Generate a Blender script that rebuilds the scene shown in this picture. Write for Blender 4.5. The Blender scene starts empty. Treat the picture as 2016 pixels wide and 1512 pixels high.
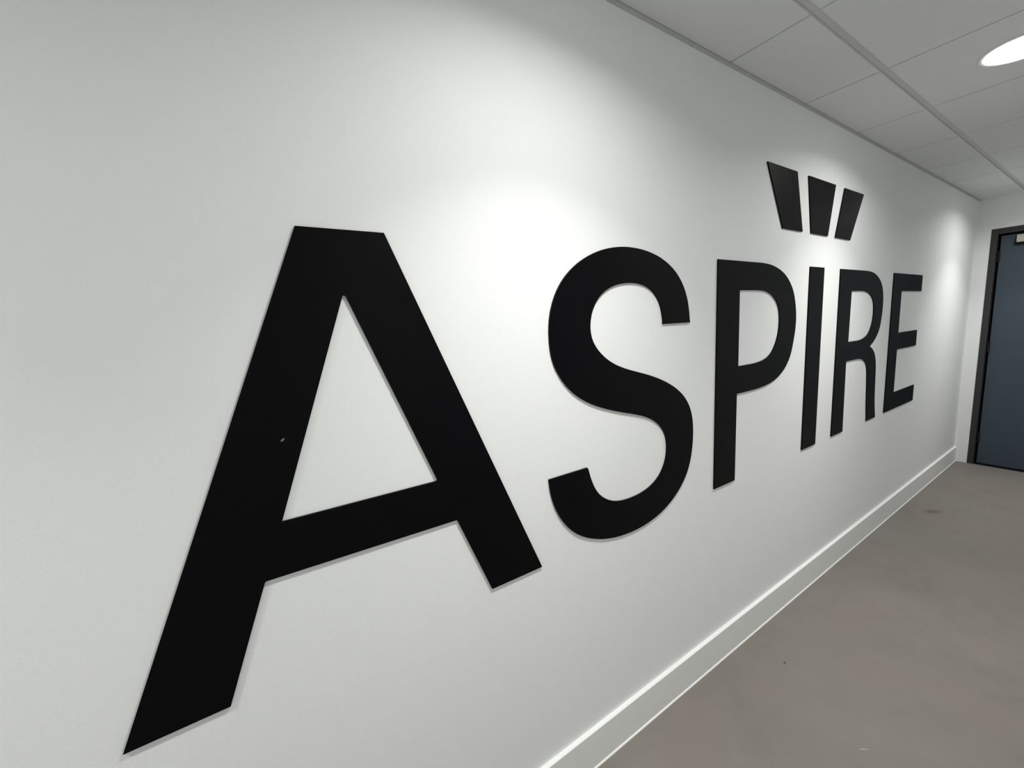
import bpy, math
from mathutils import Matrix, Vector
from mathutils.geometry import tessellate_polygon

S = bpy.context.scene
COL = S.collection

# ------------------------------------------------------------------ camera, world, exposure
F_PX = 789.99                     # focal length in pixels of the 2016 px wide frame
YAW, PITCH, ROLL = 0.56256, -0.13903, -0.05323
cam_d = bpy.data.cameras.new('camera')
cam_d.sensor_width = 36.0
cam_d.lens = F_PX / 2016.0 * 36.0
cam_d.clip_start = 0.02
cam = bpy.data.objects.new('camera', cam_d)
COL.objects.link(cam)
fw = Vector((math.sin(YAW) * math.cos(PITCH), math.cos(YAW) * math.cos(PITCH), math.sin(PITCH)))
rt = Vector((math.cos(YAW), -math.sin(YAW), 0.0))
up = rt.cross(fw)
r2 = rt * math.cos(ROLL) + up * math.sin(ROLL)
u2 = up * math.cos(ROLL) - rt * math.sin(ROLL)
cam.matrix_world = Matrix((
    (r2.x, u2.x, -fw.x, 0.0),
    (r2.y, u2.y, -fw.y, -0.89486),
    (r2.z, u2.z, -fw.z, 1.5041),
    (0, 0, 0, 1)))
S.camera = cam

w = bpy.data.worlds.new('world')
w.use_nodes = True
w.node_tree.nodes['Background'].inputs['Color'].default_value = (0.75, 0.85, 1.0, 1)
w.node_tree.nodes['Background'].inputs['Strength'].default_value = 0.05
S.world = w

LIGHT_POWER = (5.9, 4.9)  # W per downlight, wide and narrow part
LIGHT_COLOR = (1.0, 0.985, 0.95)
LIGHT_SPREAD = (math.radians(151), math.radians(98))   # wide and narrow part of the beam
LIGHT_X = (-2.933, -1.133, 0.667, 2.467, 4.867)
LIGHT_Y = -0.575

S.view_settings.view_transform = 'Standard'
S.view_settings.look = 'None'
S.view_settings.gamma = 1.0
S.view_settings.use_curve_mapping = False
S.view_settings.exposure = 0.20
S.cycles.max_bounces = 14
S.cycles.diffuse_bounces = 10
S.cycles.glossy_bounces = 4
S.cycles.use_denoising = True

# ------------------------------------------------------------------ dimensions (metres)
XN, XF = -3.9, 5.5895             # near and far ends of the corridor
YO = -1.16                        # wall opposite the lettering (the lettered wall is y = 0)
H = 2.4107                        # ceiling height
X0, PITCHX = 1.5667, 0.6          # ceiling tile joints along x
TEE_Y = (-0.265, -0.865)
T = 0.0055                        # thickness of the letters

# ------------------------------------------------------------------ materials
def nodes(name):
    m = bpy.data.materials.new(name)
    m.use_nodes = True
    nt = m.node_tree
    return m, nt, nt.nodes['Principled BSDF']

def paint(name, col, rough=0.6, spec=0.3, bump=0.0, scale=250.0, var=0.0, vscale=2.0, dist=0.001):
    m, nt, b = nodes(name)
    b.inputs['Base Color'].default_value = (*col, 1)
    b.inputs['Roughness'].default_value = rough
    b.inputs['Specular IOR Level'].default_value = spec
    tc = nt.nodes.new('ShaderNodeTexCoord')
    if var:
        n = nt.nodes.new('ShaderNodeTexNoise')
        n.inputs['Scale'].default_value = vscale
        n.inputs['Detail'].default_value = 5
        nt.links.new(tc.outputs['Object'], n.inputs['Vector'])
        mx = nt.nodes.new('ShaderNodeMix')
        mx.data_type = 'RGBA'
        mx.inputs[6].default_value = (*[c * (1 - var) for c in col], 1)
        mx.inputs[7].default_value = (*[min(1, c * (1 + var)) for c in col], 1)
        nt.links.new(n.outputs['Fac'], mx.inputs[0])
        nt.links.new(mx.outputs[2], b.inputs['Base Color'])
    if bump:
        n2 = nt.nodes.new('ShaderNodeTexNoise')
        n2.inputs['Scale'].default_value = scale
        n2.inputs['Detail'].default_value = 3
        nt.links.new(tc.outputs['Object'], n2.inputs['Vector'])
        bp = nt.nodes.new('ShaderNodeBump')
        bp.inputs['Strength'].default_value = bump
        bp.inputs['Distance'].default_value = dist
        nt.links.new(n2.outputs['Fac'], bp.inputs['Height'])
        nt.links.new(bp.outputs['Normal'], b.inputs['Normal'])
    return m

M_WALL = paint('wall_paint', (0.812, 0.828, 0.828), 0.62, 0.25, bump=0.6, scale=230, dist=0.0006)
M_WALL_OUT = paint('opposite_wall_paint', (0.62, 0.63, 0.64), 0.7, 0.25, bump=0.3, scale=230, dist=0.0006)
M_TRIM = paint('satin_white_trim', (0.80, 0.815, 0.81), 0.4, 0.4)
M_SEAL = paint('white_sealant', (0.86, 0.86, 0.84), 0.35, 0.5)
M_TILE = paint('mineral_fibre_tile', (0.76, 0.77, 0.76), 0.9, 0.1, bump=0.6, scale=420, dist=0.0008)
M_TEE = paint('painted_steel_tee', (0.62, 0.625, 0.61), 0.5, 0.3)
M_ANGLE = paint('wall_angle_shaded', (0.50, 0.51, 0.50), 0.5, 0.3)  # angle's grey darkened: shade close under the ceiling is in the colour
M_VOID = paint('ceiling_void', (0.10, 0.10, 0.10), 0.9, 0.1)
M_RING = paint('downlight_trim', (0.85, 0.85, 0.84), 0.35, 0.4)
M_FRAME = paint('charcoal_door_frame', (0.028, 0.027, 0.030), 0.45, 0.4, bump=0.2, scale=300, dist=0.0004)
M_DOOR = paint('blue_grey_door', (0.042, 0.062, 0.084), 0.5, 0.4, bump=0.3, scale=300, dist=0.0004, var=0.06)
M_GAP_SHADE = paint('door_gap_shade', (0.006, 0.006, 0.008), 0.8, 0.1)  # shade in the gaps round the door, put into a near-black colour
M_HINGE_SHADE = paint('dark_hinge_and_shade', (0.006, 0.006, 0.007), 0.6, 0.2)  # hinge metal, also the painted shadow round the closer
M_CLOSER = paint('champagne_metal', (0.46, 0.45, 0.38), 0.45, 0.5)

def black_letter():
    m, nt, b = nodes('satin_black_panel')
    b.inputs['Roughness'].default_value = 0.42
    b.inputs['Specular IOR Level'].default_value = 0.11
    tc = nt.nodes.new('ShaderNodeTexCoord')
    # one small pale chip on the left leg of the A
    d = nt.nodes.new('ShaderNodeVectorMath'); d.operation = 'SUBTRACT'
    d.inputs[1].default_value = (0.0243, -T, 1.3107)
    nt.links.new(tc.outputs['Object'], d.inputs[0])
    mp = nt.nodes.new('ShaderNodeMapping')
    mp.inputs['Rotation'].default_value = (0, math.radians(38), 0)
    nt.links.new(d.outputs[0], mp.inputs['Vector'])
    s = nt.nodes.new('ShaderNodeVectorMath'); s.operation = 'MULTIPLY'
    s.inputs[1].default_value = (1 / 0.005, 0.0, 1 / 0.0022)
    nt.links.new(mp.outputs[0], s.inputs[0])
    ln = nt.nodes.new('ShaderNodeVectorMath'); ln.operation = 'LENGTH'
    nt.links.new(s.outputs[0], ln.inputs[0])
    cr = nt.nodes.new('ShaderNodeValToRGB')
    cr.color_ramp.elements[0].position = 0.55
    cr.color_ramp.elements[0].color = (0.22, 0.22, 0.22, 1)
    cr.color_ramp.elements[1].position = 1.0
    cr.color_ramp.elements[1].color = (0.0004, 0.0004, 0.0012, 1)
    nt.links.new(ln.outputs['Value'], cr.inputs['Fac'])
    nt.links.new(cr.outputs['Color'], b.inputs['Base Color'])
    n2 = nt.nodes.new('ShaderNodeTexNoise')
    n2.inputs['Scale'].default_value = 500
    nt.links.new(tc.outputs['Object'], n2.inputs['Vector'])
    bp = nt.nodes.new('ShaderNodeBump')
    bp.inputs['Strength'].default_value = 0.15
    bp.inputs['Distance'].default_value = 0.0003
    nt.links.new(n2.outputs['Fac'], bp.inputs['Height'])
    nt.links.new(bp.outputs['Normal'], b.inputs['Normal'])
    return m
M_BLACK = black_letter()

def floor_mat():
    m, nt, b = nodes('grey_brown_sheet_floor')
    b.inputs['Roughness'].default_value = 0.62
    b.inputs['Specular IOR Level'].default_value = 0.3
    tc = nt.nodes.new('ShaderNodeTexCoord')
    L = nt.links
    def noise(scale, detail, rough, distort=0.0, vec=None):
        n = nt.nodes.new('ShaderNodeTexNoise')
        n.inputs['Scale'].default_value = scale
        n.inputs['Detail'].default_value = detail
        n.inputs['Roughness'].default_value = rough
        n.inputs['Distortion'].default_value = distort
        L.new(vec or tc.outputs['Object'], n.inputs['Vector'])
        return n
    def mix(fac, a, c):
        mx = nt.nodes.new('ShaderNodeMix'); mx.data_type = 'RGBA'
        for sock, v in ((0, fac), (6, a), (7, c)):
            if isinstance(v, (tuple, float)):
                mx.inputs[sock].default_value = v
            else:
                L.new(v, mx.inputs[sock])
        return mx.outputs[2]
    def ramp(sock, p0, p1, v0=0.0, v1=1.0):
        r = nt.nodes.new('ShaderNodeMapRange')
        r.inputs['From Min'].default_value = p0; r.inputs['From Max'].default_value = p1
        r.inputs['To Min'].default_value = v0; r.inputs['To Max'].default_value = v1
        L.new(sock, r.inputs['Value'])
        return r.outputs['Result']
    big = noise(1.6, 4, 0.55, 0.4)
    mid = noise(9, 6, 0.6, 0.6)
    tint = noise(2.7, 3, 0.5, 0.2)
    c1 = mix(ramp(big.outputs['Fac'], 0.3, 0.7), FLOOR_A, FLOOR_B)
    c2 = mix(ramp(mid.outputs['Fac'], 0.35, 0.75, 0.0, 0.5), c1, FLOOR_C)
    c3 = mix(ramp(tint.outputs['Fac'], 0.48, 0.66, 0.0, 0.45), c2, FLOOR_P)
    def blob(col_in, x, y, rx, ry, ang, col, strength, soft=0.4):
        d = nt.nodes.new('ShaderNodeVectorMath'); d.operation = 'SUBTRACT'
        d.inputs[1].default_value = (x, y, 0)
        L.new(tc.outputs['Object'], d.inputs[0])
        mp = nt.nodes.new('ShaderNodeMapping')
        mp.inputs['Rotation'].default_value = (0, 0, ang)
        L.new(d.outputs[0], mp.inputs['Vector'])
        s = nt.nodes.new('ShaderNodeVectorMath'); s.operation = 'MULTIPLY'
        s.inputs[1].default_value = (1 / rx, 1 / ry, 0.0)
        L.new(mp.outputs[0], s.inputs[0])
        ln = nt.nodes.new('ShaderNodeVectorMath'); ln.operation = 'LENGTH'
        L.new(s.outputs[0], ln.inputs[0])
        return mix(ramp(ln.outputs['Value'], soft, 1.0, strength, 0.0), col_in, col)
    c = blob(c3, 1.776, -0.179, 0.009, 0.006, 0.0, (0.03, 0.027, 0.024, 1), 0.9)
    c = blob(c, 4.06, -0.170, 0.085, 0.045, 0.5, (0.085, 0.083, 0.045, 1), 0.7, 0.35)
    c = blob(c, 1.604, -0.500, 0.022, 0.0022, 0.6, (0.45, 0.44, 0.40, 1), 0.7)
    L.new(c, b.inputs['Base Color'])
    fine = noise(160, 3, 0.6)
    bp = nt.nodes.new('ShaderNodeBump')
    bp.inputs['Strength'].default_value = 0.25
    bp.inputs['Distance'].default_value = 0.0008
    L.new(fine.outputs['Fac'], bp.inputs['Height'])
    L.new(bp.outputs['Normal'], b.inputs['Normal'])
    return m
FLOOR_A = (0.160, 0.149, 0.131, 1)
FLOOR_B = (0.194, 0.181, 0.161, 1)
FLOOR_C = (0.212, 0.201, 0.185, 1)
FLOOR_P = (0.203, 0.173, 0.157, 1)
M_FLOOR = floor_mat()

def emitter(name, strength):
    m, nt, b = nodes(name)
    b.inputs['Base Color'].default_value = (0.9, 0.9, 0.9, 1)
    b.inputs['Emission Color'].default_value = (1, 0.98, 0.95, 1)
    b.inputs['Emission Strength'].default_value = strength
    return m
M_DIFF = emitter('opal_diffuser', 6.0)

# ------------------------------------------------------------------ helpers
def link_mesh(name, verts, faces, mat, parent=None, kind=None, smooth=False):
    me = bpy.data.meshes.new(name)
    me.from_pydata([tuple(v) for v in verts], [], faces)
    me.materials.append(mat)
    if smooth:
        for p in me.polygons:
            p.use_smooth = True
    me.update()
    o = bpy.data.objects.new(name, me)
    COL.objects.link(o)
    if parent is not None:
        o.parent = parent
    if kind:
        o['kind'] = kind
    return o

def tag(o, label, cat, group=None):
    o['label'] = label
    o['category'] = cat
    if group:
        o['group'] = group
    return o

def boxes(name, bs, mat, parent=None, kind=None):
    """Several boxes (x0, x1, y0, y1, z0, z1) in one mesh."""
    V, Fc = [], []
    for x0, x1, y0, y1, z0, z1 in bs:
        n = len(V)
        V += [(x, y, z) for x in (x0, x1) for y in (y0, y1) for z in (z0, z1)]
        for q in ((0, 1, 3, 2), (4, 6, 7, 5), (0, 4, 5, 1), (2, 3, 7, 6), (0, 2, 6, 4), (1, 5, 7, 3)):
            Fc.append(tuple(n + i for i in q))
    return link_mesh(name, V, Fc, mat, parent, kind)

def bevel(o, width, seg=2, angle=40):
    b = o.modifiers.new('bevel', 'BEVEL')
    b.width = width; b.segments = seg
    b.limit_method = 'ANGLE'; b.angle_limit = math.radians(angle)
    return o

def profile_x(name, prof, x0, x1, mat, parent=None, kind=None):
    """Extrude a (y, z) profile along x."""
    n = len(prof)
    V = [(x0, y, z) for y, z in prof] + [(x1, y, z) for y, z in prof]
    Fc = [(i, (i + 1) % n, n + (i + 1) % n, n + i) for i in range(n)]
    Fc += [tuple(range(n))[::-1], tuple(range(n, 2 * n))]
    return link_mesh(name, V, Fc, mat, parent, kind)

def area2(p):
    return sum(p[i][0] * p[(i + 1) % len(p)][1] - p[(i + 1) % len(p)][0] * p[i][1] for i in range(len(p)))

def plate(name, loops, y_front, y_back, mat, parent=None, axis='y'):
    """A flat plate with holes; loops are (x, z) outlines, the first the outer one. axis 'z': loops are (x, y)."""
    loops = [list(l) for l in loops]
    if area2(loops[0]) < 0:
        loops[0].reverse()
    for i in range(1, len(loops)):
        if area2(loops[i]) > 0:
            loops[i].reverse()
    flat = [p for l in loops for p in l]
    tris = tessellate_polygon([[Vector((p[0], p[1], 0)) for p in l] for l in loops])
    N = len(flat)
    if axis == 'y':
        V = [(p[0], y_front, p[1]) for p in flat] + [(p[0], y_back, p[1]) for p in flat]
    else:
        V = [(p[0], p[1], y_front) for p in flat] + [(p[0], p[1], y_back) for p in flat]
    Fc = []
    for a, b_, c in tris:
        t = [flat[a], flat[b_], flat[c]]
        if area2(t) < 0:
            a, c = c, a
        if axis == 'y':
            Fc += [(a, b_, c), (N + c, N + b_, N + a)]
        else:
            Fc += [(c, b_, a), (N + a, N + b_, N + c)]
    k = 0
    for l in loops:
        n = len(l)
        for i in range(n):
            a, b_ = k + i, k + (i + 1) % n
            Fc.append((a, N + a, N + b_, b_) if axis == 'y' else (a, b_, N + b_, N + a))
        k += n
    return link_mesh(name, V, Fc, mat, parent)

def circle(cx, cy, r, n=64):
    return [(cx + r * math.cos(2 * math.pi * i / n), cy + r * math.sin(2 * math.pi * i / n)) for i in range(n)]

# ------------------------------------------------------------------ room shell
floor = boxes('floor', [(XN, XF + 0.12, YO - 0.1, 0.1, -0.1, 0.0)], M_FLOOR, kind='structure')
wall_left = boxes('wall_left', [(XN, XF + 0.12, 0.0, 0.12, 0.0, H + 0.12)], M_WALL, kind='structure')
wall_right = boxes('wall_right', [(XN, XF + 0.12, YO - 0.12, YO, 0.0, H + 0.12)], M_WALL_OUT, kind='structure')
wall_near = boxes('wall_near', [(XN - 0.12, XN, YO - 0.12, 0.12, 0.0, H + 0.12)], M_WALL_OUT, kind='structure')
# end wall with the door opening cut out of it
DY0, DY1, DZ = -0.090, -1.070, 2.137
wall_far = boxes('wall_far', [
    (XF, XF + 0.12, DY0, 0.0, 0.0, H + 0.12),
    (XF, XF + 0.12, YO, DY1, 0.0, H + 0.12),
    (XF, XF + 0.12, DY1, DY0, DZ, H + 0.12)], M_WALL, kind='structure')

# skirting along the lettered wall, with its bead of sealant on the floor
sk = profile_x('baseboard_left', [(0, 0), (0, 0.1414), (-0.0138, 0.1414), (-0.01525, 0.1398), (-0.01525, 0)],
               XN, XF, M_TRIM, kind='structure')
profile_x('sealant_bead', [(-0.0150, 0.0), (-0.0150, 0.0052), (-0.0172, 0.0042), (-0.0192, 0.0)],
          XN, XF, M_SEAL, parent=sk)
profile_x('baseboard_right', [(YO, 0), (YO + 0.01525, 0), (YO + 0.01525, 0.1398), (YO + 0.0138, 0.1414), (YO, 0.1414)],
          XN, XF, M_TRIM, kind='structure')
# painted steel angle under the ceiling
profile_x('trim_1', [(0, H - 0.0145), (0, H + 0.02), (-0.010, H + 0.02), (-0.010, H + 0.012), (-0.0022, H + 0.012), (-0.0022, H - 0.0145)],
          XN, XF, M_ANGLE, kind='structure')
profile_x('trim_2', [(YO, H - 0.0145), (YO + 0.0022, H - 0.0145), (YO + 0.0022, H + 0.012), (YO + 0.010, H + 0.012), (YO + 0.010, H + 0.02), (YO, H + 0.02)],
          XN, XF, M_ANGLE, kind='structure')

# ceiling: void above, exposed tees, then every tile as a part
ceiling = boxes('ceiling', [(XN, XF, YO, 0.0, H + 0.05, H + 0.10)], M_VOID, kind='structure')
RV = 0.0075                        # reveal: how far the tile faces hang below the tees
for ty in TEE_Y:
    boxes('ceiling_tee', [(XN, XF, ty - 0.0125, ty + 0.0125, H + RV, H + RV + 0.002),
                          (XN, XF, ty - 0.001, ty + 0.001, H + RV + 0.002, H + 0.05)], M_TEE, parent=ceiling)
i0 = math.ceil((XN - X0) / PITCHX)
joints = [X0 + PITCHX * i for i in range(i0, 7)]
GAP = 0.0042
rows = [(-0.0035, TEE_Y[0] + 0.0135)] + [(TEE_Y[i] - 0.0135, TEE_Y[i + 1] + 0.0135) for i in range(len(TEE_Y) - 1)] + [(TEE_Y[-1] - 0.0135, YO + 0.0035)]
edges = [XN] + joints + [XF]
cross_me = None
for jx in joints:
    o = boxes('cross_tee', [(jx - 0.009, jx + 0.009, YO + 0.0035, -0.0035, H + RV + 0.0005, H + RV + 0.0018)], M_TEE, parent=ceiling) if cross_me is None else None
    if o is None:
        o = bpy.data.objects.new('cross_tee', cross_me)
        COL.objects.link(o); o.parent = ceiling
        o.location = (jx - joints[0], 0, 0)
    else:
        cross_me = o.data
tile_me = {}
for ri, (ya, yb) in enumerate(rows):
    for k in range(len(edges) - 1):
        xa, xb = edges[k] + (GAP if k else 0.002), edges[k + 1] - (GAP if k < len(edges) - 2 else 0.0025)
        lit = [lx for lx in LIGHT_X if xa < lx < xb] if ri == 1 else []
        key = (ri, round(xb - xa, 3), bool(lit))
        cx, cy = (xa + xb) / 2, (ya + yb) / 2
        if key in tile_me:
            o = bpy.data.objects.new('ceiling_tile', tile_me[key])
            COL.objects.link(o); o.parent = ceiling
        else:
            hx, hy = (xb - xa) / 2, (ya - yb) / 2
            loops = [[(-hx, -hy), (hx, -hy), (hx, hy), (-hx, hy)]]
            if lit:
                loops.append(circle(lit[0] - cx, LIGHT_Y - cy, 0.104, 48))
            o = plate('ceiling_tile', loops, H, H + RV - 0.0002 + 0.012, M_TILE, parent=ceiling, axis='z')
            tile_me[key] = o.data
        o.location = (cx, cy, 0)

# ------------------------------------------------------------------ door in the end wall
FX = XF - 0.004                    # face of the frame, slightly proud of the plaster
fw_ = 0.040                        # visible width of the frame
door = boxes('door_1', [
    (XF + 0.030, XF + 0.074, DY1 + 0.056, DY0 - 0.056, 0.012, DZ - 0.064)], M_DOOR, kind='structure')
fr = boxes('door_frame', [
    (FX, XF + 0.11, DY0 - fw_, DY0 + 0.0, 0.0, DZ),
    (FX, XF + 0.11, DY1, DY1 + fw_, 0.0, DZ),
    (FX, XF + 0.11, DY1 + fw_, DY0 - fw_, DZ - 0.048, DZ)], M_FRAME, parent=door)
bevel(fr, 0.0015)
boxes('door_stop', [
    (XF + 0.076, XF + 0.11, DY0 - fw_ - 0.020, DY0 - fw_, 0.0, DZ - 0.048),
    (XF + 0.076, XF + 0.11, DY1 + fw_, DY1 + fw_ + 0.020, 0.0, DZ - 0.048),
    (XF + 0.076, XF + 0.11, DY1 + fw_, DY0 - fw_, DZ - 0.068, DZ - 0.048)], M_GAP_SHADE, parent=door)
boxes('bottom_gap_shade', [(XF + 0.0, XF + 0.11, DY1 + fw_, DY0 - fw_, 0.0, 0.004)], M_GAP_SHADE, parent=door)  # black strip painted for the dark gap under the leaf
for hz in (1.90, 1.10, 0.25):
    hg = boxes('hinge', [(XF + 0.014, XF + 0.0300, DY0 - fw_ - 0.020, DY0 - fw_ - 0.002, hz - 0.05, hz + 0.05)], M_HINGE_SHADE, parent=door)
    bevel(hg, 0.004)
cl = boxes('door_closer', [(XF - 0.028, XF + 0.029, -0.520, -0.238, 2.000, 2.060)], M_CLOSER, parent=door)
cl['label'] = 'pale metal door closer box'
bevel(cl, 0.003)
boxes('closer_arm', [(XF - 0.012, XF + 0.002, -0.500, -0.300, 2.062, 2.070)], M_CLOSER, parent=cl)
boxes('closer_shadow', [(XF + 0.0255, XF + 0.0298, -0.532, -0.226, 1.982, 2.066)], M_HINGE_SHADE, parent=cl)  # dark plate stands in for the closer's shadow on the leaf
# lever handle on the far side of the leaf
hd = boxes('door_handle', [(XF + 0.020, XF + 0.030, -0.985, -0.945, 0.98, 1.12)], M_CLOSER, parent=door)
bevel(hd, 0.003)
boxes('lever', [(XF - 0.030, XF - 0.018, -0.970, -0.850, 1.055, 1.070),
                (XF - 0.030, XF + 0.020, -0.970, -0.958, 1.055, 1.070)], M_CLOSER, parent=hd)
# near-black sheet standing in for the shade behind the door gap
boxes('wall_gap_shade', [(XF + 0.118, XF + 0.13, YO, 0.0, 0.0, H)], M_GAP_SHADE, kind='structure')

# ------------------------------------------------------------------ downlights
LAB = {
    -2.933: 'round recessed ceiling downlight furthest behind the camera, out of view',
    -1.133: 'round recessed ceiling downlight behind the camera, left of the letter A',
    0.667: 'round recessed ceiling downlight above the gap between letters A and S',
    2.467: 'lit round recessed ceiling downlight in the tile at the top right of the view',
    4.867: 'round recessed ceiling downlight nearest the grey door at the corridor end',
}
def downlight(lx):
    t = bpy.data.objects.new('downlight', None)
    COL.objects.link(t)
    t.location = (lx, LIGHT_Y, H)
    tag(t, LAB[lx], 'ceiling light', 'recessed downlights along the corridor')
    # trim ring by revolving a profile (radius, z)
    prof = [(0.1165, 0.0), (0.1160, -0.0022), (0.1130, -0.0034), (0.1060, -0.0030), (0.1020, -0.0006), (0.1005, 0.0060), (0.1000, 0.0150), (0.1035, 0.0150), (0.1035, 0.0)]
    n = 64
    V, Fc = [], []
    for i in range(n):
        a = 2 * math.pi * i / n
        V += [(r * math.cos(a), r * math.sin(a), z) for r, z in prof]
    m_ = len(prof)
    for i in range(n):
        for j in range(m_):
            a, b_ = i * m_ + j, i * m_ + (j + 1) % m_
            c, d = ((i + 1) % n) * m_ + (j + 1) % m_, ((i + 1) % n) * m_ + j
            Fc.append((a, b_, c, d))
    link_mesh('trim_ring', V, Fc, M_RING, parent=t, smooth=True)
    # shallow opal dome standing a little proud of the ring
    V, Fc = [(0, 0, -0.013)], []
    rings = 6
    for k in range(1, rings + 1):
        a = math.pi / 2 * k / rings
        r, z = 0.0998 * math.sin(a), 0.0005 - 0.0135 * math.cos(a) ** 0.6 if k < rings else 0.0005
        V += [(r * math.cos(2 * math.pi * i / n), r * math.sin(2 * math.pi * i / n), z) for i in range(n)]
    for i in range(n):
        Fc.append((0, 1 + (i + 1) % n, 1 + i))
        for k in range(rings - 1):
            p, q = 1 + k * n, 1 + (k + 1) * n
            Fc.append((p + i, p + (i + 1) % n, q + (i + 1) % n, q + i))
    link_mesh('diffuser', V, Fc, M_DIFF, parent=t, smooth=True)
    for k in (0, 1):
        ld = bpy.data.lights.new('lamp', 'AREA')
        ld.shape = 'DISK'; ld.size = (0.17, 0.08)[k]
        ld.energy = LIGHT_POWER[k]
        ld.color = LIGHT_COLOR
        ld.spread = LIGHT_SPREAD[k]
        lo = bpy.data.objects.new('lamp', ld)
        COL.objects.link(lo)
        lo.parent = t
        lo.location = (0, 0, -0.0140 - 0.0005 * k)
for lx in LIGHT_X:
    downlight(lx)

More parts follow.
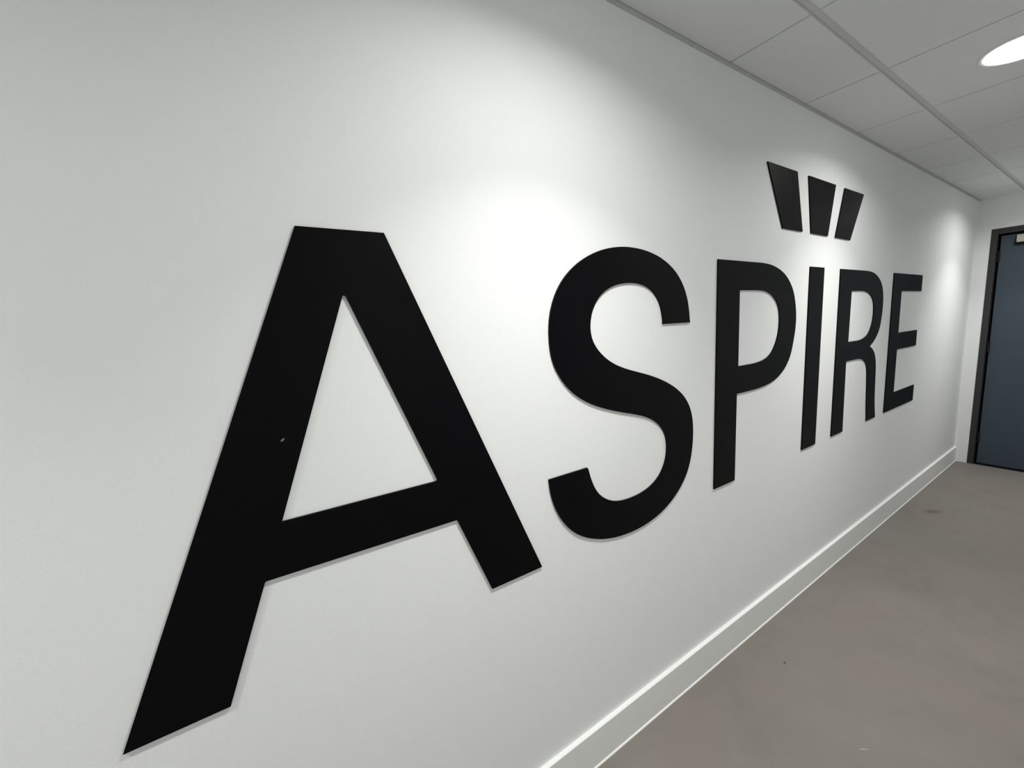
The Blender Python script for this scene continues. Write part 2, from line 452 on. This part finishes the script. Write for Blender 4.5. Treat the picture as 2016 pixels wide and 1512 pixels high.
# ------------------------------------------------------------------ letters: outlines (x, z) on the wall, metres
SHAPES = {
 'A': [
  [(0.0913,1.7180),(0.2597,1.7180),(0.6318,0.8070),(0.4641,0.8070),(0.3771,1.0330),(-0.0355,1.0348),(-0.0372,1.0344),(-0.0382,1.0329),(-0.1217,0.8070),(-0.1236,0.8070),(-0.2764,0.8070)],
  [(0.1615,1.5817),(0.1631,1.5859),(0.1662,1.5882),(0.1696,1.5863),(0.3335,1.1502),(0.3336,1.1476),(0.3319,1.1465),(0.0043,1.1466)]],
 'S': [
  [(1.3371,1.4897),(1.3336,1.5037),(1.3322,1.5176),(1.3297,1.5322),(1.3263,1.5479),(1.3220,1.5643),(1.3158,1.5809),(1.3079,1.5978),(1.2982,1.6149),(1.2864,1.6313),(1.2724,1.6469),(1.2563,1.6618),(1.2384,1.6754),(1.2183,1.6877),(1.1965,1.6986),(1.1739,1.7080),(1.1503,1.7157),(1.1259,1.7219),(1.1021,1.7267),(1.0790,1.7302),(1.0565,1.7323),(1.0351,1.7335),(1.0152,1.7339),(0.9962,1.7334),(0.9780,1.7321),(0.9603,1.7303),(0.9432,1.7278),(0.9277,1.7250),(0.9136,1.7219),(0.8981,1.7178),(0.8816,1.7126),(0.8652,1.7066),(0.8490,1.7000),(0.8335,1.6927),(0.8185,1.6847),(0.8040,1.6761),(0.7902,1.6668),(0.7772,1.6570),(0.7650,1.6466),(0.7537,1.6357),(0.7434,1.6242),(0.7340,1.6121),(0.7256,1.5999),(0.7184,1.5872),(0.7121,1.5744),(0.7068,1.5617),(0.7024,1.5493),(0.6990,1.5371),(0.6963,1.5251),(0.6943,1.5136),(0.6930,1.5023),(0.6921,1.4910),(0.6916,1.4798),(0.6917,1.4686),(0.6921,1.4575),(0.6930,1.4465),(0.6942,1.4357),(0.6961,1.4251),(0.6985,1.4149),(0.7014,1.4049),(0.7052,1.3948),(0.7097,1.3846),(0.7151,1.3743),(0.7212,1.3639),(0.7283,1.3532),(0.7361,1.3425),(0.7448,1.3321),(0.7541,1.3220),(0.7642,1.3123),(0.7751,1.3029),(0.7869,1.2939),(0.7996,1.2853),(0.8134,1.2770),(0.8283,1.2687),(0.8445,1.2607),(0.8617,1.2530),(0.8802,1.2454),(0.8999,1.2382),(0.9187,1.2316),(0.9381,1.2254),(0.9595,1.2191),(0.9805,1.2131),(0.9992,1.2079),(1.0189,1.2026),(1.0391,1.1969),(1.0562,1.1918),(1.0738,1.1863),(1.0906,1.1804),(1.1050,1.1745),(1.1184,1.1683),(1.1312,1.1615),(1.1437,1.1538),(1.1555,1.1455),(1.1661,1.1366),(1.1756,1.1272),(1.1839,1.1172),(1.1908,1.1070),(1.1961,1.0965),(1.2000,1.0857),(1.2029,1.0747),(1.2048,1.0637),(1.2057,1.0524),(1.2056,1.0412),(1.2048,1.0297),(1.2030,1.0183),(1.1999,1.0069),(1.1957,0.9956),(1.1903,0.9845),(1.1834,0.9738),(1.1751,0.9636),(1.1655,0.9539),(1.1544,0.9451),(1.1419,0.9372),(1.1281,0.9301),(1.1131,0.9242),(1.0968,0.9195),(1.0795,0.9158),(1.0620,0.9132),(1.0444,0.9115),(1.0268,0.9108),(1.0102,0.9108),(0.9948,0.9114),(0.9804,0.9126),(0.9669,0.9145),(0.9544,0.9169),(0.9427,0.9199),(0.9315,0.9236),(0.9206,0.9281),(0.9101,0.9333),(0.8974,0.9409),(0.8852,0.9494),(0.8763,0.9568),(0.8680,0.9650),(0.8605,0.9740),(0.8537,0.9838),(0.8477,0.9939),(0.8425,1.0043),(0.8380,1.0149),(0.8341,1.0248),(0.8310,1.0338),(0.8286,1.0421),(0.8265,1.0490),(0.8247,1.0543),(0.8233,1.0584),(0.8219,1.0614),(0.8205,1.0633),(0.8191,1.0642),(0.8203,1.0638),(0.6700,1.0634),(0.6710,1.0533),(0.6719,1.0431),(0.6733,1.0326),(0.6753,1.0217),(0.6777,1.0104),(0.6806,0.9990),(0.6841,0.9874),(0.6882,0.9758),(0.6928,0.9642),(0.6981,0.9528),(0.7039,0.9414),(0.7104,0.9302),(0.7176,0.9191),(0.7254,0.9082),(0.7338,0.8977),(0.7427,0.8876),(0.7522,0.8778),(0.7612,0.8695),(0.7695,0.8626),(0.7797,0.8553),(0.7917,0.8474),(0.8047,0.8398),(0.8183,0.8327),(0.8324,0.8260),(0.8470,0.8199),(0.8620,0.8142),(0.8774,0.8090),(0.8931,0.8045),(0.9091,0.8005),(0.9259,0.7970),(0.9435,0.7940),(0.9618,0.7915),(0.9808,0.7897),(1.0007,0.7885),(1.0213,0.7879),(1.0423,0.7882),(1.0636,0.7893),(1.0854,0.7914),(1.1072,0.7945),(1.1289,0.7988),(1.1505,0.8042),(1.1715,0.8106),(1.1917,0.8183),(1.2112,0.8271),(1.2297,0.8368),(1.2471,0.8474),(1.2634,0.8589),(1.2784,0.8710),(1.2922,0.8836),(1.3047,0.8969),(1.3159,0.9109),(1.3257,0.9257),(1.3342,0.9413),(1.3415,0.9576),(1.3475,0.9749),(1.3523,0.9930),(1.3561,1.0113),(1.3588,1.0300),(1.3606,1.0489),(1.3613,1.0673),(1.3613,1.0849),(1.3602,1.1021),(1.3582,1.1183),(1.3552,1.1335),(1.3512,1.1478),(1.3461,1.1615),(1.3398,1.1746),(1.3325,1.1872),(1.3238,1.1994),(1.3137,1.2115),(1.3023,1.2233),(1.2890,1.2349),(1.2738,1.2464),(1.2569,1.2576),(1.2385,1.2685),(1.2185,1.2790),(1.1972,1.2890),(1.1756,1.2982),(1.1539,1.3066),(1.1319,1.3143),(1.1104,1.3214),(1.0894,1.3277),(1.0688,1.3335),(1.0490,1.3391),(1.0298,1.3446),(1.0114,1.3500),(0.9941,1.3555),(0.9779,1.3612),(0.9627,1.3670),(0.9485,1.3732),(0.9353,1.3799),(0.9230,1.3868),(0.9116,1.3941),(0.9010,1.4017),(0.8913,1.4097),(0.8826,1.4176),(0.8749,1.4256),(0.8682,1.4336),(0.8624,1.4416),(0.8577,1.4496),(0.8539,1.4577),(0.8510,1.4660),(0.8489,1.4745),(0.8477,1.4833),(0.8473,1.4920),(0.8475,1.5007),(0.8486,1.5094),(0.8502,1.5179),(0.8523,1.5261),(0.8549,1.5341),(0.8582,1.5419),(0.8620,1.5497),(0.8664,1.5574),(0.8716,1.5649),(0.8778,1.5724),(0.8849,1.5798),(0.8930,1.5867),(0.9021,1.5932),(0.9123,1.5994),(0.9231,1.6049),(0.9346,1.6097),(0.9468,1.6139),(0.9593,1.6174),(0.9723,1.6202),(0.9872,1.6224),(1.0040,1.6241),(1.0197,1.6250),(1.0341,1.6250),(1.0484,1.6243),(1.0625,1.6228),(1.0765,1.6205),(1.0898,1.6174),(1.1025,1.6132),(1.1145,1.6081),(1.1256,1.6021),(1.1357,1.5951),(1.1450,1.5873),(1.1532,1.5787),(1.1604,1.5695),(1.1665,1.5596),(1.1716,1.5495),(1.1757,1.5393),(1.1789,1.5289),(1.1815,1.5187),(1.1835,1.5088),(1.1850,1.4991),(1.1847,1.4894)]],
 'P': [
  [(1.6615,0.8080),(1.5090,0.8080),(1.5090,1.7190),(1.7878,1.7185),(1.8024,1.7185),(1.8170,1.7185),(1.8317,1.7183),(1.8464,1.7178),(1.8611,1.7172),(1.8754,1.7163),(1.8892,1.7151),(1.9026,1.7137),(1.9158,1.7119),(1.9289,1.7097),(1.9417,1.7073),(1.9546,1.7044),(1.9678,1.7012),(1.9810,1.6975),(1.9940,1.6935),(2.0065,1.6890),(2.0188,1.6841),(2.0305,1.6789),(2.0415,1.6732),(2.0520,1.6671),(2.0619,1.6607),(2.0714,1.6539),(2.0804,1.6468),(2.0888,1.6395),(2.0967,1.6321),(2.1040,1.6246),(2.1108,1.6170),(2.1168,1.6094),(2.1222,1.6016),(2.1271,1.5935),(2.1317,1.5851),(2.1358,1.5763),(2.1397,1.5670),(2.1434,1.5574),(2.1468,1.5474),(2.1499,1.5369),(2.1528,1.5259),(2.1554,1.5143),(2.1575,1.5019),(2.1590,1.4887),(2.1599,1.4746),(2.1599,1.4601),(2.1589,1.4449),(2.1571,1.4293),(2.1547,1.4144),(2.1517,1.4004),(2.1481,1.3871),(2.1447,1.3751),(2.1417,1.3649),(2.1388,1.3561),(2.1358,1.3473),(2.1330,1.3385),(2.1300,1.3299),(2.1257,1.3203),(2.1200,1.3091),(2.1130,1.2970),(2.1041,1.2847),(2.0930,1.2723),(2.0801,1.2597),(2.0657,1.2480),(2.0499,1.2376),(2.0327,1.2280),(2.0147,1.2195),(1.9961,1.2121),(1.9769,1.2058),(1.9565,1.2003),(1.9351,1.1958),(1.9127,1.1922),(1.8891,1.1893),(1.8640,1.1871),(1.8379,1.1856),(1.8121,1.1840),(1.7390,1.1831),(1.6615,1.1831)],
  [(1.7358,1.2978),(1.6668,1.2976),(1.6645,1.6055),(1.8059,1.6061),(1.8189,1.6057),(1.8320,1.6052),(1.8446,1.6045),(1.8566,1.6034),(1.8681,1.6020),(1.8791,1.6002),(1.8896,1.5979),(1.8996,1.5952),(1.9093,1.5921),(1.9189,1.5885),(1.9281,1.5844),(1.9370,1.5800),(1.9456,1.5750),(1.9538,1.5697),(1.9614,1.5641),(1.9682,1.5583),(1.9744,1.5523),(1.9800,1.5462),(1.9848,1.5401),(1.9889,1.5340),(1.9926,1.5270),(1.9958,1.5193),(1.9986,1.5108),(2.0009,1.5012),(2.0027,1.4902),(2.0040,1.4780),(2.0043,1.4653),(2.0035,1.4519),(2.0017,1.4380),(1.9985,1.4238),(1.9938,1.4094),(1.9878,1.3948),(1.9806,1.3808),(1.9720,1.3673),(1.9622,1.3544),(1.9516,1.3430),(1.9402,1.3336),(1.9281,1.3257),(1.9156,1.3191),(1.9029,1.3140),(1.8898,1.3102),(1.8764,1.3071),(1.8628,1.3045),(1.8488,1.3026),(1.8344,1.3010),(1.8195,1.2998),(1.8042,1.2989),(1.7891,1.2980)]],
 'I': [
  [(2.2860,1.7190),(2.4420,1.7190),(2.4420,0.8080),(2.2860,0.8080)]],
 'R': [
  [(2.7980,0.8100),(2.6430,0.8100),(2.6430,1.7195),(2.9167,1.7201),(2.9559,1.7204),(2.9838,1.7204),(3.0121,1.7203),(3.0389,1.7196),(3.0637,1.7183),(3.0870,1.7164),(3.1089,1.7137),(3.1292,1.7102),(3.1480,1.7059),(3.1658,1.7010),(3.1828,1.6955),(3.1987,1.6894),(3.2136,1.6828),(3.2275,1.6756),(3.2403,1.6679),(3.2519,1.6596),(3.2624,1.6508),(3.2716,1.6414),(3.2798,1.6317),(3.2867,1.6216),(3.2925,1.6111),(3.2974,1.6006),(3.3014,1.5900),(3.3045,1.5793),(3.3070,1.5686),(3.3089,1.5578),(3.3103,1.5469),(3.3112,1.5358),(3.3117,1.5246),(3.3117,1.5132),(3.3113,1.5018),(3.3103,1.4904),(3.3089,1.4789),(3.3072,1.4676),(3.3052,1.4563),(3.3029,1.4450),(3.3004,1.4339),(3.2977,1.4228),(3.2948,1.4119),(3.2910,1.4011),(3.2864,1.3904),(3.2809,1.3800),(3.2742,1.3697),(3.2660,1.3594),(3.2566,1.3493),(3.2464,1.3396),(3.2352,1.3304),(3.2233,1.3216),(3.2111,1.3136),(3.1988,1.3065),(3.1862,1.3001),(3.1737,1.2942),(3.1613,1.2888),(3.1488,1.2838),(3.1365,1.2789),(3.1485,1.2745),(3.1607,1.2700),(3.1722,1.2652),(3.1831,1.2601),(3.1934,1.2547),(3.2030,1.2488),(3.2117,1.2424),(3.2196,1.2354),(3.2267,1.2280),(3.2331,1.2202),(3.2388,1.2121),(3.2439,1.2038),(3.2483,1.1957),(3.2521,1.1875),(3.2555,1.1785),(3.2587,1.1689),(3.2614,1.1586),(3.2639,1.1468),(3.2662,1.1328),(3.2682,1.1173),(3.2701,1.1005),(3.2718,1.0823),(3.2732,1.0630),(3.2747,1.0436),(3.2761,1.0246),(3.2774,1.0056),(3.2790,0.9871),(3.2808,0.9694),(3.2829,0.9522),(3.2856,0.9344),(3.2890,0.9161),(3.2931,0.8974),(3.2979,0.8775),(3.3038,0.8558),(3.3103,0.8330),(3.3169,0.8101),(3.1612,0.8095),(3.1675,0.8224),(3.1640,0.8374),(3.1607,0.8530),(3.1577,0.8691),(3.1548,0.8857),(3.1520,0.9036),(3.1493,0.9233),(3.1467,0.9443),(3.1442,0.9659),(3.1415,0.9886),(3.1389,1.0118),(3.1363,1.0336),(3.1338,1.0536),(3.1314,1.0721),(3.1291,1.0885),(3.1270,1.1021),(3.1250,1.1136),(3.1227,1.1239),(3.1202,1.1333),(3.1175,1.1415),(3.1143,1.1492),(3.1105,1.1567),(3.1062,1.1637),(3.1011,1.1703),(3.0953,1.1765),(3.0888,1.1822),(3.0812,1.1876),(3.0726,1.1927),(3.0631,1.1975),(3.0527,1.2018),(3.0416,1.2056),(3.0297,1.2088),(3.0167,1.2115),(2.9980,1.2137),(2.9738,1.2158),(2.9530,1.2171),(2.9351,1.2174),(2.9160,1.2174),(2.8970,1.2173),(2.8386,1.2172),(2.7895,1.2172)],
  [(2.9026,1.3253),(2.8009,1.3262),(2.8064,1.6064),(2.9038,1.6074),(2.9819,1.6074),(2.9956,1.6062),(3.0095,1.6051),(3.0233,1.6034),(3.0373,1.6011),(3.0514,1.5983),(3.0648,1.5949),(3.0776,1.5909),(3.0897,1.5863),(3.1010,1.5812),(3.1111,1.5758),(3.1203,1.5700),(3.1286,1.5637),(3.1360,1.5571),(3.1424,1.5501),(3.1480,1.5425),(3.1526,1.5345),(3.1562,1.5259),(3.1592,1.5168),(3.1615,1.5072),(3.1631,1.4972),(3.1640,1.4868),(3.1645,1.4764),(3.1644,1.4657),(3.1632,1.4547),(3.1609,1.4433),(3.1576,1.4316),(3.1530,1.4198),(3.1471,1.4076),(3.1400,1.3954),(3.1317,1.3840),(3.1224,1.3738),(3.1120,1.3645),(3.1004,1.3565),(3.0876,1.3499),(3.0737,1.3446),(3.0592,1.3401),(3.0441,1.3363),(3.0285,1.3332),(3.0131,1.3307),(2.9981,1.3287),(2.9833,1.3272),(2.9686,1.3256)]],
 'E': [
  [(3.4790,1.7210),(4.0780,1.7210),(4.0780,1.6095),(3.6450,1.6095),(3.6450,1.3345),(4.0550,1.3345),(4.0550,1.2220),(3.6450,1.2220),(3.6450,0.9280),(4.0930,0.9280),(4.0930,0.8110),(3.4790,0.8110)]],
 'c1': [
  [(1.8509,2.1210),(2.1130,2.1210),(2.1869,1.8715),(1.9990,1.8715)]],
 'c2': [
  [(2.2255,2.1210),(2.5235,2.1210),(2.4606,1.8715),(2.2765,1.8715)]],
 'c3': [
  [(2.6358,2.1210),(2.8899,2.1210),(2.7416,1.8715),(2.5513,1.8715)]],
}
LETTERS = [
    ('A', 'big black letter A with triangular opening, leftmost letter of the word on the wall'),
    ('S', 'black curved letter S on the white wall between the A and the P'),
    ('P', 'black letter P with one closed bowl, right of the S'),
    ('I', 'plain black upright bar of the letter I beneath the three-piece crown'),
    ('R', 'black letter R between the I and the E'),
    ('E', 'black letter E with three arms, last of the word and nearest the door'),
]
for k, lab in LETTERS:
    o = plate('wall_letter', SHAPES[k], -T, 0.0, M_BLACK)
    tag(o, lab, 'letter', 'black letters of the word on the wall')
CROWN = [
    ('c1', 'left black slab of the crown above the I, leaning left and catching grey sheen'),
    ('c2', 'middle black tapering slab of the crown, directly above the letter I'),
    ('c3', 'right black slab of the crown above the I and R, leaning right'),
]
for k, lab in CROWN:
    o = plate('crown_slab', SHAPES[k], -T, 0.0, M_BLACK)
    tag(o, lab, 'wall emblem', 'three slabs of the crown emblem above the letter I')
